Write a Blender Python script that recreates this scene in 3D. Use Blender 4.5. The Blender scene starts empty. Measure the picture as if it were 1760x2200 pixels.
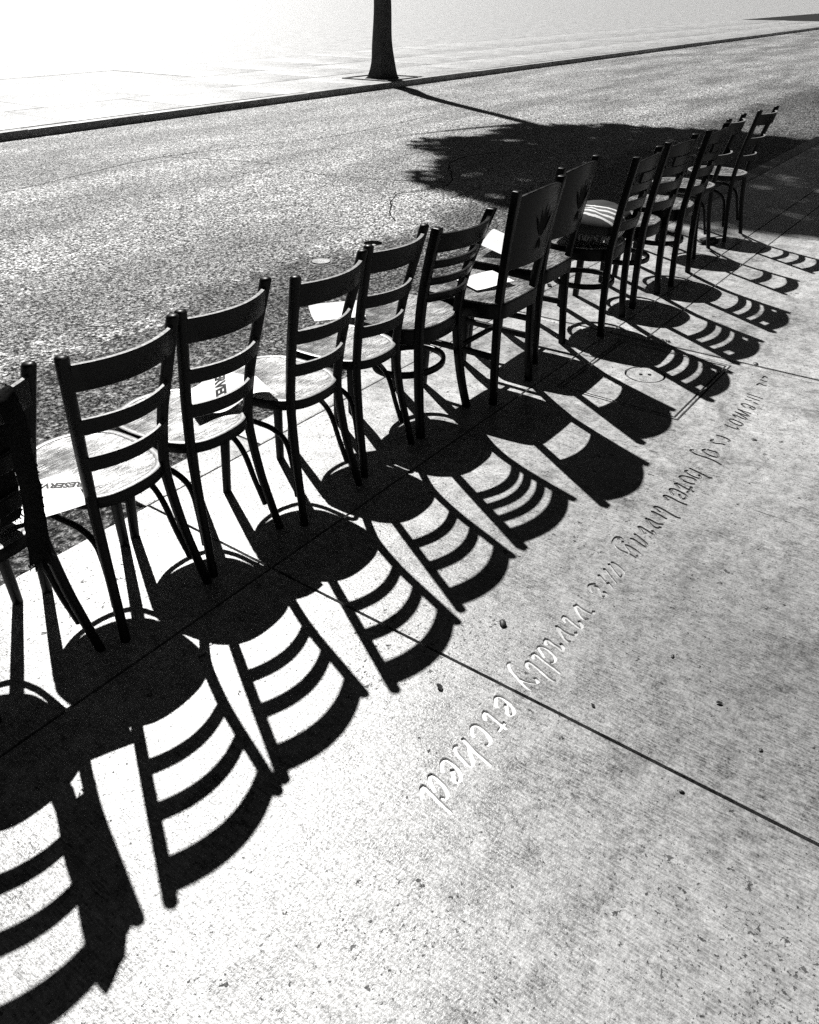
import bpy, bmesh, math, random
from mathutils import Vector, Matrix, Euler
from mathutils.noise import noise as pnoise
random.seed(7)
scene = bpy.context.scene
col = scene.collection
PI = math.pi

# ------------------------------------------------------------------ camera
CAM_H = 1.55
FPX, CX, CY = 1677.0, 880.0, 1100.0          # focal length and centre in pixels of a 1760 x 2200 picture
RIGHT = Vector((0.59347693, -0.80484945, -0.00157882))
DOWN = Vector((-0.44700347, -0.32797723, -0.83223725))
FWD = Vector((0.66930788, 0.49461935, -0.55441742))
cam = bpy.data.cameras.new('camera')
camo = bpy.data.objects.new('camera', cam)
col.objects.link(camo)
cam.sensor_fit = 'AUTO'; cam.sensor_width = 36.0
cam.lens = 36.0 * FPX / 2200.0
cam.clip_start = 0.05; cam.clip_end = 2000
m = Matrix((RIGHT, -DOWN, -FWD)).transposed().to_4x4()
m.translation = Vector((0, 0, CAM_H))
camo.matrix_world = m
scene.camera = camo

def gp(px, py, z=0.0):
    """ground (or level z) position of a place measured on the photograph"""
    v = RIGHT * (px - CX) + DOWN * (py - CY) + FWD * FPX
    t = (z - CAM_H) / v.z
    return Vector((v.x * t, v.y * t, z))

# ------------------------------------------------------------------ sky and sun
SUN = Vector((0.495, 0.768, 1.0)).normalized()
world = bpy.data.worlds.new('World'); scene.world = world; world.use_nodes = True
wn, wl = world.node_tree.nodes, world.node_tree.links
wn.clear()
sky = wn.new('ShaderNodeTexSky'); sky.sky_type = 'NISHITA'; sky.sun_disc = False
sky.sun_elevation = math.asin(SUN.z); sky.sun_rotation = math.atan2(SUN.x, SUN.y)
sky.altitude = 2500; sky.air_density = 0.28; sky.dust_density = 0.05; sky.ozone_density = 1.0
sepc = wn.new('ShaderNodeSeparateColor')      # black and white film behind a red filter
bg = wn.new('ShaderNodeBackground'); bg.inputs['Strength'].default_value = 0.05
wo = wn.new('ShaderNodeOutputWorld')
wl.new(sky.outputs[0], sepc.inputs[0]); wl.new(sepc.outputs[0], bg.inputs['Color']); wl.new(bg.outputs[0], wo.inputs[0])
sl = bpy.data.lights.new('sun', 'SUN'); sl.energy = 5.0; sl.angle = math.radians(0.53); sl.color = (1, 0.992, 0.972)
so = bpy.data.objects.new('sun', sl); col.objects.link(so)
so.rotation_euler = (-SUN).to_track_quat('-Z', 'Y').to_euler(); so.location = (8, 12, 16)
vs = scene.view_settings
scene.display_settings.display_device = 'sRGB'
vs.view_transform = 'Standard'; vs.look = 'None'; vs.gamma = 1.0; vs.use_curve_mapping = False
vs.exposure = 0.66
scene.render.engine = 'CYCLES'
cy = scene.cycles
cy.use_denoising = False; cy.use_adaptive_sampling = True; cy.adaptive_threshold = 0.02; cy.adaptive_min_samples = 24
cy.max_bounces = 5; cy.diffuse_bounces = 3; cy.glossy_bounces = 3; cy.sample_clamp_indirect = 4.0

# ------------------------------------------------------------------ material helpers
def newmat(name):
    mt = bpy.data.materials.new(name); mt.use_nodes = True
    nt = mt.node_tree
    b = nt.nodes['Principled BSDF']
    return mt, nt, b
def nd(nt, t, **kw):
    n = nt.nodes.new(t)
    for k, v in kw.items():
        if k.startswith('i_'):
            n.inputs[k[2:].replace('_', ' ')].default_value = v
        else: setattr(n, k, v)
    return n
def ramp(nt, src, stops, interp='LINEAR'):
    r = nt.nodes.new('ShaderNodeValToRGB'); r.color_ramp.interpolation = interp
    e = r.color_ramp.elements
    while len(e) < len(stops): e.new(0.5)
    for el, (p, v) in zip(e, stops):
        el.position = p; el.color = (v, v, v, 1)
    nt.links.new(src, r.inputs[0]); return r.outputs[0]
def mapr(nt, src, a, b, c, d):
    n = nd(nt, 'ShaderNodeMapRange'); nt.links.new(src, n.inputs[0])
    for i, v in zip((1, 2, 3, 4), (a, b, c, d)): n.inputs[i].default_value = v
    return n.outputs[0]
def mth(nt, op, a, b=None):
    n = nd(nt, 'ShaderNodeMath', operation=op)
    for i, s in enumerate((a, b)):
        if s is None: continue
        if isinstance(s, (int, float)): n.inputs[i].default_value = s
        else: nt.links.new(s, n.inputs[i])
    return n.outputs[0]
def coords(nt, scale=(1, 1, 1), rot=(0, 0, 0), kind='world'):
    if kind == 'world': src = nd(nt, 'ShaderNodeNewGeometry').outputs['Position']
    else: src = nd(nt, 'ShaderNodeTexCoord').outputs['Object']
    mp = nd(nt, 'ShaderNodeMapping'); mp.inputs['Scale'].default_value = scale; mp.inputs['Rotation'].default_value = rot
    nt.links.new(src, mp.inputs[0]); return mp.outputs[0]
def noi(nt, vec, scale, detail=4, rough=0.6, dist=0.0):
    n = nd(nt, 'ShaderNodeTexNoise'); n.inputs['Scale'].default_value = scale; n.inputs['Detail'].default_value = detail
    n.inputs['Roughness'].default_value = rough; n.inputs['Distortion'].default_value = dist
    nt.links.new(vec, n.inputs['Vector']); return n.outputs[0]
def vor(nt, vec, scale, feature='F1', rnd=1.0):
    n = nd(nt, 'ShaderNodeTexVoronoi', feature=feature); n.inputs['Scale'].default_value = scale
    n.inputs['Randomness'].default_value = rnd
    nt.links.new(vec, n.inputs['Vector']); return n
def bump(nt, b, h, strength, dist):
    n = nd(nt, 'ShaderNodeBump'); n.inputs['Strength'].default_value = strength; n.inputs['Distance'].default_value = dist
    nt.links.new(h, n.inputs['Height']); nt.links.new(n.outputs[0], b.inputs['Normal'])

def mat_concrete(name, base=0.30, rough=0.42, pits=True, scale=1.0, streak_rot=0.0, spec=0.6, contrast=1.0, stain=None):
    mt, nt, b = newmat(name)
    v = coords(nt, (scale,) * 3)
    big = noi(nt, v, 1.6, 4, 0.62)
    mid = noi(nt, v, 11, 4, 0.72)
    fine = noi(nt, v, 150, 3, 0.8)
    brush = noi(nt, coords(nt, (230, 22, 22), (0, 0, streak_rot)), 1.0, 2, 0.6)
    mot = noi(nt, v, 46, 4, 0.8)
    t = mth(nt, 'ADD', mapr(nt, big, 0.36, 0.64, -0.28, 0.28), mapr(nt, mid, 0.36, 0.64, -0.22, 0.22))
    t = mth(nt, 'ADD', t, mapr(nt, fine, 0.38, 0.62, -0.26 * contrast, 0.26 * contrast))
    t = mth(nt, 'ADD', t, mapr(nt, mot, 0.40, 0.60, -0.20 * contrast, 0.20 * contrast))
    t = mth(nt, 'ADD', t, mapr(nt, brush, 0.38, 0.62, -0.26 * contrast, 0.26 * contrast))
    c = mth(nt, 'MULTIPLY', mth(nt, 'ADD', t, 1.0), base)
    # dark specks: exposed grit and pits, clustered
    pn = mth(nt, 'MAXIMUM', noi(nt, v, 85, 3, 0.75), mth(nt, 'SUBTRACT', noi(nt, v, 27, 3, 0.7), 0.035))
    pit = mth(nt, 'GREATER_THAN', mth(nt, 'ADD', pn, mapr(nt, big, 0.35, 0.7, -0.03, 0.07)), 0.655)
    c2 = mth(nt, 'MULTIPLY', c, mapr(nt, pit, 0, 1, 1.0, 0.28 if pits else 0.8))
    # gum and drip marks
    dv = nd(nt, 'ShaderNodeVectorMath', operation='ADD'); nt.links.new(v, dv.inputs[0])
    nv = nd(nt, 'ShaderNodeTexNoise'); nv.inputs['Scale'].default_value = 45; nv.inputs['Detail'].default_value = 2; nt.links.new(v, nv.inputs['Vector'])
    ns = nd(nt, 'ShaderNodeVectorMath', operation='SCALE'); ns.inputs[3].default_value = 0.022; nt.links.new(nv.outputs['Color'], ns.inputs[0]); nt.links.new(ns.outputs[0], dv.inputs[1])
    gv = vor(nt, dv.outputs[0], 5.5); gs = nd(nt, 'ShaderNodeSeparateColor'); nt.links.new(gv.outputs['Color'], gs.inputs[0])
    gum = mth(nt, 'LESS_THAN', gv.outputs['Distance'], mapr(nt, gs.outputs[0], 0.45, 1.0, 0.0, 0.085))
    c2 = mth(nt, 'MULTIPLY', c2, mapr(nt, gum, 0, 1, 1.0, 0.42))
    # pale scuffs and dark trodden-in blotches
    bl = noi(nt, v, 5.2, 5, 0.78, 0.6)
    c2 = mth(nt, 'MULTIPLY', c2, ramp(nt, bl, [(0.0, 0.50), (0.36, 0.68), (0.46, 1.0), (0.60, 1.0), (0.70, 1.18), (1.0, 1.2)]))
    if stain is not None:      # old spill soaked into the slab
        gd = nd(nt, 'ShaderNodeVectorMath', operation='DISTANCE'); nt.links.new(coords(nt), gd.inputs[0]); gd.inputs[1].default_value = stain
        dd = mth(nt, 'ADD', gd.outputs['Value'], mapr(nt, big, 0.3, 0.7, 0.45, -0.45))
        dd = mth(nt, 'ADD', dd, mapr(nt, mid, 0.3, 0.7, 0.12, -0.12))
        c2 = mth(nt, 'MULTIPLY', c2, mapr(nt, dd, 0.1, 1.55, 0.50, 1.0))
    c3 = mth(nt, 'MAXIMUM', c2, 0.03)
    comb = nd(nt, 'ShaderNodeCombineColor')
    for i in range(3): nt.links.new(c3, comb.inputs[i])
    nt.links.new(comb.outputs[0], b.inputs['Base Color'])
    nt.links.new(mth(nt, 'ADD', mapr(nt, mid, 0.3, 0.7, -0.06, 0.10), rough), b.inputs['Roughness'])
    nt.links.new(mth(nt, 'MULTIPLY', mapr(nt, fine, 0.34, 0.66, spec * 0.25, spec * 1.6), mapr(nt, pit, 0, 1, 1, 0.1)), b.inputs['Specular IOR Level'])
    h = mth(nt, 'SUBTRACT', mth(nt, 'ADD', mth(nt, 'MULTIPLY', fine, 1.0), mth(nt, 'MULTIPLY', brush, 0.35)), mth(nt, 'MULTIPLY', pit, 0.9))
    bump(nt, b, h, 0.5, 0.002)
    return mt
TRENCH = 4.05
def mat_asphalt(name, base=0.27, grain=0.72):
    mt, nt, b = newmat(name)
    v = coords(nt)
    a = vor(nt, v, 62 * grain); n = noi(nt, v, 70 * grain, 2, 0.75)
    big = noi(nt, v, 0.6, 3, 0.6); mid = noi(nt, v, 7, 4, 0.75)
    sepr = nd(nt, 'ShaderNodeSeparateColor'); nt.links.new(a.outputs['Color'], sepr.inputs[0])
    stone = mapr(nt, sepr.outputs[0], 0.0, 1.0, 0.35, 1.9)
    sy = nd(nt, 'ShaderNodeSeparateXYZ'); nt.links.new(v, sy.inputs[0])
    yy = mth(nt, 'ADD', sy.outputs[1], mth(nt, 'ADD', mapr(nt, big, 0.3, 0.7, -0.25, 0.25), mapr(nt, mid, 0.3, 0.7, -0.15, 0.15)))
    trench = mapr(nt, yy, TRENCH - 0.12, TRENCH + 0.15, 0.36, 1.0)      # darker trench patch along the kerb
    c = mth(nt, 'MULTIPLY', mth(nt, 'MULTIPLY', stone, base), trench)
    c = mth(nt, 'MULTIPLY', c, mapr(nt, noi(nt, coords(nt, (0.22, 0.9, 1), (0, 0, 0.2)), 1.3, 4, 0.65), 0.38, 0.62, 0.5, 1.45))
    c = mth(nt, 'MULTIPLY', c, mapr(nt, n, 0.40, 0.60, 0.0, 2.0))
    c = mth(nt, 'MULTIPLY', c, mapr(nt, big, 0.3, 0.7, 0.8, 1.25))
    c = mth(nt, 'MULTIPLY', c, mapr(nt, mid, 0.3, 0.7, 0.65, 1.35))
    c = mth(nt, 'MULTIPLY', c, mapr(nt, a.outputs['Distance'], 0.35, 0.75, 1.0, 0.12))
    c = mth(nt, 'MAXIMUM', c, 0.012)
    comb = nd(nt, 'ShaderNodeCombineColor')
    for i in range(3): nt.links.new(c, comb.inputs[i])
    nt.links.new(comb.outputs[0], b.inputs['Base Color'])
    b.inputs['Roughness'].default_value = 0.46
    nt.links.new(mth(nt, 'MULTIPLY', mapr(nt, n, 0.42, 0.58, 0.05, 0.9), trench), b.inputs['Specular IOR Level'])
    h = mth(nt, 'ADD', mth(nt, 'MULTIPLY', a.outputs['Distance'], -1.0), mth(nt, 'MULTIPLY', n, 0.9))
    bump(nt, b, h, 1.0, 0.014)
    return mt
def mat_wood(name, base=0.016, rough=0.38, streak=(6, 6, 60), wear=0.0, spec=0.5, bstr=0.25):
    mt, nt, b = newmat(name)
    v = coords(nt, streak, kind='object')
    g = noi(nt, v, 6.0, 6, 0.65, 0.2)
    v2 = coords(nt, kind='object')
    w = noi(nt, v2, 55, 4, 0.7)
    c = mapr(nt, g, 0.3, 0.7, base * 0.6, base * 1.6)
    if wear > 0:
        k = ramp(nt, w, [(0.0, 0.0), (0.60, 0.0), (0.72, 1.0), (1.0, 1.0)])
        c = mth(nt, 'ADD', c, mth(nt, 'MULTIPLY', k, wear))
    comb = nd(nt, 'ShaderNodeCombineColor')
    for i in range(3): nt.links.new(c, comb.inputs[i])
    nt.links.new(comb.outputs[0], b.inputs['Base Color'])
    nt.links.new(mapr(nt, g, 0.3, 0.7, rough - 0.08, rough + 0.12), b.inputs['Roughness'])
    b.inputs['Specular IOR Level'].default_value = spec
    bump(nt, b, mth(nt, 'ADD', g, mth(nt, 'MULTIPLY', w, 0.5)), bstr, 0.002)
    return mt
def mat_seat(name, base=0.03, rough=0.40):
    mt, nt, b = newmat(name)
    g = noi(nt, coords(nt, (9, 60, 10), (0, 0, 0.55), kind='object'), 2.2, 5, 0.75, 0.5)
    scr = noi(nt, coords(nt, (26, 190, 10), (0, 0, 0.75), kind='object'), 1.0, 3, 0.75)
    pv = noi(nt, coords(nt, kind='object'), 8, 3, 0.6)
    sc = ramp(nt, mth(nt, 'ADD', scr, mapr(nt, pv, 0.3, 0.7, -0.10, 0.10)), [(0.0, 0.0), (0.52, 0.0), (0.60, 1.0), (1.0, 1.0)])
    chip = ramp(nt, mth(nt, 'ADD', noi(nt, coords(nt, kind='object'), 70, 3, 0.7), mapr(nt, pv, 0.3, 0.7, -0.08, 0.08)), [(0.0, 0.0), (0.62, 0.0), (0.66, 1.0), (1.0, 1.0)])
    worn = mth(nt, 'MAXIMUM', sc, chip)
    c = mth(nt, 'ADD', mapr(nt, g, 0.3, 0.7, base * 0.2, base * 1.5), mth(nt, 'MULTIPLY', worn, 0.16))
    comb = nd(nt, 'ShaderNodeCombineColor')
    for i in range(3): nt.links.new(c, comb.inputs[i])
    nt.links.new(comb.outputs[0], b.inputs['Base Color'])
    nt.links.new(mapr(nt, scr, 0.36, 0.64, rough - 0.10, rough + 0.14), b.inputs['Roughness'])
    nt.links.new(mth(nt, 'MULTIPLY', mapr(nt, pv, 0.36, 0.64, 0.3, 1.5), mapr(nt, g, 0.36, 0.64, 0.3, 1.5)), b.inputs['Specular IOR Level'])
    bump(nt, b, mth(nt, 'ADD', g, scr), 0.5, 0.003)
    return mt
def mat_plain(name, base, rough=0.6, spec=0.3, nscale=40, namp=0.15):
    mt, nt, b = newmat(name)
    n = noi(nt, coords(nt, kind='object'), nscale, 4, 0.6)
    c = mapr(nt, n, 0.3, 0.7, base * (1 - namp), base * (1 + namp))
    comb = nd(nt, 'ShaderNodeCombineColor')
    for i in range(3): nt.links.new(c, comb.inputs[i])
    nt.links.new(comb.outputs[0], b.inputs['Base Color'])
    b.inputs['Roughness'].default_value = rough; b.inputs['Specular IOR Level'].default_value = spec
    bump(nt, b, n, 0.2, 0.001)
    return mt

M = {}
M['slab'] = mat_concrete('pavement concrete', 0.35, 0.33, spec=0.5, stain=(1.75, .10, 0))
def mat_groove():
    mt, nt, b = newmat('etched groove, painted glare near, grime far')
    v = coords(nt); sx = nd(nt, 'ShaderNodeSeparateXYZ'); nt.links.new(v, sx.inputs[0])
    d = mth(nt, 'ADD', sx.outputs[0], mapr(nt, noi(nt, v, 6, 3, 0.6), 0.3, 0.7, -0.25, 0.25))
    c = mth(nt, 'MULTIPLY', mapr(nt, d, 1.35, 2.3, 0.62, 0.10), mapr(nt, noi(nt, v, 120, 3, 0.7), 0.35, 0.65, 0.8, 1.15))  # glare on the near letters painted as pale colour; grime darkens the far ones
    comb = nd(nt, 'ShaderNodeCombineColor')
    for i in range(3): nt.links.new(c, comb.inputs[i])
    nt.links.new(comb.outputs[0], b.inputs['Base Color']); b.inputs['Roughness'].default_value = 0.36; b.inputs['Specular IOR Level'].default_value = 0.9
    return mt
M['groove'] = mat_groove()
M['kerb'] = mat_concrete('kerb concrete', 0.32, 0.45, scale=1.3)
M['lid'] = mat_concrete('concrete lid', 0.31, 0.42, scale=1.2)
M['joint'] = mat_plain('joint dirt', 0.012, 0.95, 0.1, 60, 0.4)
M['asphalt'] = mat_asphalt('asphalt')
M['patch'] = mat_asphalt('patched asphalt', 0.2, 0.5)
M['wood'] = mat_wood('dark varnished wood', 0.004, 0.36, spec=0.13)
M['slat'] = mat_wood('dark slat wood', 0.0055, 0.40, (60, 8, 8), wear=0.008, spec=0.13)
M['gloss'] = mat_wood('black lacquered wood', 0.0028, 0.33, (6, 6, 40), bstr=0.12, spec=0.11)
M['worn'] = mat_wood('worn edge wood, painted sun glint', 0.22, 0.34, (40, 12, 12), wear=0.25, spec=0.5)  # pale tone paints in sun glinting on varnished edges, with some wear
M['seat'] = mat_seat('scratched seat ply')
M['seat2'] = mat_seat('dull seat ply', 0.04, 0.42)
M['paper'] = mat_plain('white paper', 0.82, 0.55, 0.3, 12, 0.02)
M['ink'] = mat_plain('black ink', 0.012, 0.6, 0.2)
M['iron'] = mat_plain('dark iron', 0.03, 0.5, 0.5, 80, 0.4)
M['bark'] = mat_plain('added tree bark', 0.06, 0.9, 0.2, 30, 0.5)
M['leaf'] = mat_plain('added tree leaf', 0.06, 0.5, 0.4, 3, 0.4)
M['rag'] = mat_plain('dark cloth', 0.03, 0.8, 0.2, 60, 0.5)
M['stone'] = mat_plain('dark pebble', 0.03, 0.5, 0.4, 60, 0.4)
M['dryleaf'] = mat_plain('dry leaf', 0.05, 0.7, 0.3, 60, 0.4)
M['wool'] = mat_plain('dark wool', 0.014, 0.95, 0.1, 160, 0.5)

# ------------------------------------------------------------------ object helpers
def glint_top(o, zmin=.72):  # upward faces get the paler wood as a painted sun glint
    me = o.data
    if len(me.materials) < 2: me.materials.append(M['worn'])  # paler wood: painted sun glint with some wear
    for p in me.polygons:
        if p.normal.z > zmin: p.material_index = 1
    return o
def thing(name, label, cat, loc=(0, 0, 0), rotz=0.0, group=None):
    o = bpy.data.objects.new(name, None); col.objects.link(o)
    o.empty_display_size = 0.1
    o.location = loc; o.rotation_euler = (0, 0, rotz)
    o['label'] = label; o['category'] = cat
    if group: o['group'] = group
    return o
def link(name, bm, mat, parent=None, smooth=True, sharp=None):
    me = bpy.data.meshes.new(name)
    bmesh.ops.recalc_face_normals(bm, faces=bm.faces)
    bm.to_mesh(me); bm.free()
    return linkme(name, me, mat, parent, smooth, sharp)
def linkme(name, me, mat, parent=None, smooth=True, sharp=None):
    if mat is not None and not me.materials: me.materials.append(mat)
    if smooth:
        me.polygons.foreach_set('use_smooth', [True] * len(me.polygons))
        me.set_sharp_from_angle(angle=math.radians(sharp or 38))
    o = bpy.data.objects.new(name, me); col.objects.link(o)
    if parent: o.parent = parent
    return o
def tag(o, label, cat, group=None):
    o['label'] = label; o['category'] = cat
    if group: o['group'] = group
    return o
def struct(o):
    o['kind'] = 'structure'; return o
def cat_rom(pts, n=6, closed=False):
    P = [Vector(p) for p in pts]; out = []; N = len(P)
    segs = N if closed else N - 1
    for i in range(segs):
        if closed: p0, p1, p2, p3 = P[(i - 1) % N], P[i], P[(i + 1) % N], P[(i + 2) % N]
        else: p0, p1, p2, p3 = P[max(i - 1, 0)], P[i], P[i + 1], P[min(i + 2, N - 1)]
        for k in range(n):
            t = k / n
            out.append(0.5 * ((2 * p1) + (p2 - p0) * t + (2 * p0 - 5 * p1 + 4 * p2 - p3) * t * t + (3 * p1 - p0 - 3 * p2 + p3) * t ** 3))
    if not closed: out.append(P[-1].copy())
    return out
def round_section(rx, ry, n=10):
    return [(rx * math.cos(2 * PI * i / n), ry * math.sin(2 * PI * i / n)) for i in range(n)]
def rect_section(w, h, r=0.003):
    """rounded rectangle, w across, h along the second axis"""
    a, b = w / 2, h / 2; r = min(r, a * 0.9, b * 0.9); s = r * 0.3
    return [(a, -b + r), (a, b - r), (a - s, b - s), (a - r, b), (-a + r, b), (-a + s, b - s), (-a, b - r), (-a, -b + r), (-a + s, -b + s), (-a + r, -b), (a - r, -b), (a - s, -b + s)]
def sweep(bm, path, section, up=Vector((0, 0, 1)), closed=False, scale=None, fixed=None):
    """sweep a section along a path; section first axis is sideways, second is along up"""
    P = [Vector(p) for p in path]; N = len(P); rings = []
    for i, p in enumerate(P):
        if closed: t = P[(i + 1) % N] - P[(i - 1) % N]
        else: t = P[min(i + 1, N - 1)] - P[max(i - 1, 0)]
        t.normalize()
        if fixed: sx, sy = Vector(fixed[0]), Vector(fixed[1])
        else:
            sx = up.cross(t)
            if sx.length < 1e-5: sx = Vector((1, 0, 0))
            sx.normalize(); sy = t.cross(sx).normalized()
        k = scale[i] if scale else 1.0
        rings.append([bm.verts.new(p + sx * (a * k) + sy * (b * k)) for a, b in section])
    n = len(section)
    for i in range(N if closed else N - 1):
        A, B = rings[i], rings[(i + 1) % N]
        for j in range(n): bm.faces.new((A[j], A[(j + 1) % n], B[(j + 1) % n], B[j]))
    if not closed:
        bm.faces.new(rings[0][::-1]); bm.faces.new(rings[-1])
def post(bm, path, section, caps=True, n=5, dome=0.010, scl=None):
    """upright post: horizontal sections, rounded top"""
    P = cat_rom(path, n); K = [1.0] * len(P)
    if scl:
        z0, z1 = P[0].z, P[-1].z
        K = [scl[0] + (scl[1] - scl[0]) * (p.z - z0) / (z1 - z0) for p in P]
    if dome:
        top = P[-1]; d = (P[-1] - P[-2]).normalized()
        for a, s in ((0.45, 0.93), (0.8, 0.72), (1.0, 0.35)):
            P.append(top + d * dome * a); K.append(K[len(path)] * s if scl is None else K[-1] * 1.0 * s if False else (scl[1] if scl else 1) * s)
    sweep(bm, P, section, fixed=((1, 0, 0), (0, 1, 0)), scale=K)
def boxbm(bm, lo, hi, bev=0.0):
    lo, hi = Vector(lo), Vector(hi)
    r = bmesh.ops.create_cube(bm, size=1.0, matrix=Matrix.Translation((lo + hi) / 2) @ Matrix.Diagonal((*(hi - lo), 1)))
    if bev > 0:
        es = list({e for v in r['verts'] for e in v.link_edges})
        bmesh.ops.bevel(bm, geom=es, offset=bev, segments=2, affect='EDGES', profile=0.6)
def BM(): return bmesh.new()
def copy_thing(o, loc, rotz, label):
    c = o.copy(); col.objects.link(c); c.location = loc; c.rotation_euler = (0, 0, rotz); c['label'] = label
    for ch in list(o.children):
        d = ch.copy(); col.objects.link(d); d.parent = c
        for g in list(ch.children):
            e = g.copy(); col.objects.link(e); e.parent = d
    return c

# ------------------------------------------------------------------ ground: slabs, kerb, road
YA, YB, XD, XE, YC = 1.55, 2.175, 1.345, 3.905, 1.357
GAP = 0.010
# etched script, measured on the photograph and laid out on the pavement
def zz(x0, y0, k): return lambda pts: [(x0 + a * k, y0 + b * k) for a, b in pts]
Z1, Z2, Z2b, Z3, Z4, Z5 = zz(880, 1450, .14493), zz(1080, 1230, .15652), zz(1050, 1050, .23188), zz(1280, 1060, .11594), zz(1400, 930, .11594), zz(1510, 790, .086957)
STROKES = [
 (Z1, 10, [[(1300,490),(1275,420),(1275,340),(1310,315),(1380,340),(1460,400),(1530,480),(1550,540),(1530,580),(1480,590),(1440,550),(1435,480),(1425,420)],
  [(1130,680),(1105,600),(1110,540),(1160,570),(1280,670),(1380,745),(1460,820)], [(1415,690),(1375,750),(1310,840)],
  [(955,930),(925,850),(925,760),(970,735),(1040,770),(1130,850),(1190,930),(1190,1000),(1150,1035),(1115,1010)],
  [(775,930),(850,1010),(950,1120),(1060,1210),(1150,1290),(1215,1350)],
  [(870,1050),(900,1150),(930,1250),(930,1330),(880,1340),(800,1270),(720,1180),(670,1100),(680,1055),(730,1050)],
  [(495,1450),(480,1380),(480,1290),(520,1245),(590,1280),(680,1350),(740,1430),(755,1510),(730,1570),(680,1580),(650,1530),(640,1440),(625,1380)],
  [(385,1740),(340,1650),(300,1560),(300,1495),(330,1480),(400,1530),(490,1620),(550,1710),(560,1790),(520,1830),(450,1800)],
  [(190,1840),(180,1760),(178,1680),(200,1640),(260,1700),(350,1790),(450,1890),(560,1990),(640,2080)]]),
 (Z2, 8, [[(120,1240),(85,1235),(80,1270),(120,1350),(190,1430),(270,1520),(340,1580),(405,1610)], [(215,1450),(280,1480),(390,1510),(470,1510),(480,1480),(420,1430)],
  [(370,1330),(330,1270),(335,1215),(400,1250),(500,1330),(600,1420),(690,1480),(740,1480)],
  [(430,1190),(410,1140),(430,1105),(490,1150),(590,1230),(700,1310),(800,1390)],
  [(580,1170),(530,1090),(490,1030),(510,1010),(580,1030),(660,1090),(720,1160),(710,1220),(650,1240)],
  [(600,1000),(580,940),(600,910),(680,970),(760,1020),(815,1075),(830,1020),(780,960)],
  [(735,720),(770,790),(830,890),(890,940),(940,940)], [(755,735),(800,780),(900,840),(1000,860),(1000,800)],
  [(870,690),(835,640),(840,595),(890,630),(960,690),(1040,750),(1080,760),(1085,710),(1030,650)],
  [(985,440),(1010,510),(1060,590),(1120,640),(1180,630)], [(1000,430),(1060,480),(1160,540),(1240,560),(1250,510)],
  [(1280,150),(1200,165),(1190,200),(1230,280)], [(1220,180),(1290,190),(1330,260),(1350,320),(1400,330),(1420,290),(1370,250)],
  [(1310,25),(1370,90),(1430,170),(1480,230),(1500,210),(1440,130)]]),
 (Z2b, 7, [[(1065,735),(1110,790),(1160,850),(1185,880)], [(1110,690),(1160,760),(1220,820),(1250,770),(1180,700),(1125,675)]]),
 (Z3, 7, [[(500,860),(450,810),(380,810),(330,870),(330,940),(390,1010),(480,1060),(600,1110),(700,1170),(760,1210)], [(500,875),(515,940),(570,1020),(640,1100)],
  [(540,945),(640,990),(750,1060),(815,1120),(800,1150),(740,1160)],
  [(630,830),(700,850),(800,920),(900,980),(950,980),(930,920),(820,830),(710,740)],
  [(870,720),(810,640),(800,610),(870,640),(980,710),(1090,770),(1100,750),(1040,680)],
  [(930,450),(990,540),(1080,620),(1180,640),(1200,610)], [(960,465),(1030,500),(1140,560),(1260,570)],
  [(1140,410),(1040,330),(1130,370),(1250,440),(1330,480)], [(1200,350),(1100,270),(1120,240),(1250,300),(1400,390),(1500,440),(1580,460)],
  [(1350,130),(1270,60),(1290,35),(1400,80),(1530,150),(1700,220)]]),
 (Z4, 7, [[(400,1150),(350,1080),(350,1035),(420,1040),(530,1090),(640,1160),(630,1210),(560,1220),(510,1130)],
  [(520,1030),(450,960),(440,930),(520,960),(620,1020),(720,1060),(800,1100)], [(740,990),(720,1050),(655,1110)],
  [(820,900),(800,860),(700,820),(580,795),(525,810),(560,870),(650,910),(760,945),(810,940)],
  [(680,700),(630,700),(650,740),(760,800),(870,840),(910,830),(870,770)], [(700,650),(800,700),(950,770),(1060,830),(1140,830)],
  [(790,320),(730,310),(740,350),(830,400),(960,440),(1100,490),(1200,540),(1300,600)],
  [(1010,300),(950,320),(990,370),(1090,420),(1200,450),(1240,430),(1200,360),(1100,330),(1030,305)],
  [(1160,130),(1110,130),(1120,170),(1200,195),(1310,205),(1370,230)], [(1190,40),(1280,60),(1390,100),(1450,150),(1400,160)]]),
 (Z5, 6, [[(540,1400),(650,1450),(780,1500),(890,1530),(840,1475)],
  [(640,1280),(720,1270),(850,1320),(960,1370),(990,1410),(930,1430),(800,1390),(680,1320),(650,1295)],
  [(820,1230),(750,1160),(850,1190),(980,1250),(1090,1285),(1060,1240),(930,1160),(800,1080)], [(850,1100),(950,1140),(1140,1210),(1100,1160),(980,1090),(860,1010)],
  [(900,1030),(1000,1070),(1200,1135)], [(1050,990),(960,900),(1040,890),(1150,930),(1260,980),(1290,1020),(1220,1030),(1160,960)],
  [(1040,770),(1120,800),(1230,820)], [(1090,710),(1200,750),(1320,790),(1430,830)], [(1250,850),(1380,910)], [(1100,640),(1250,690),(1400,740),(1490,770)],
  [(1330,430),(1400,390),(1500,430),(1600,460)], [(1420,290),(1520,330),(1600,350)], [(1480,260),(1530,210),(1600,260)]])]
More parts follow.
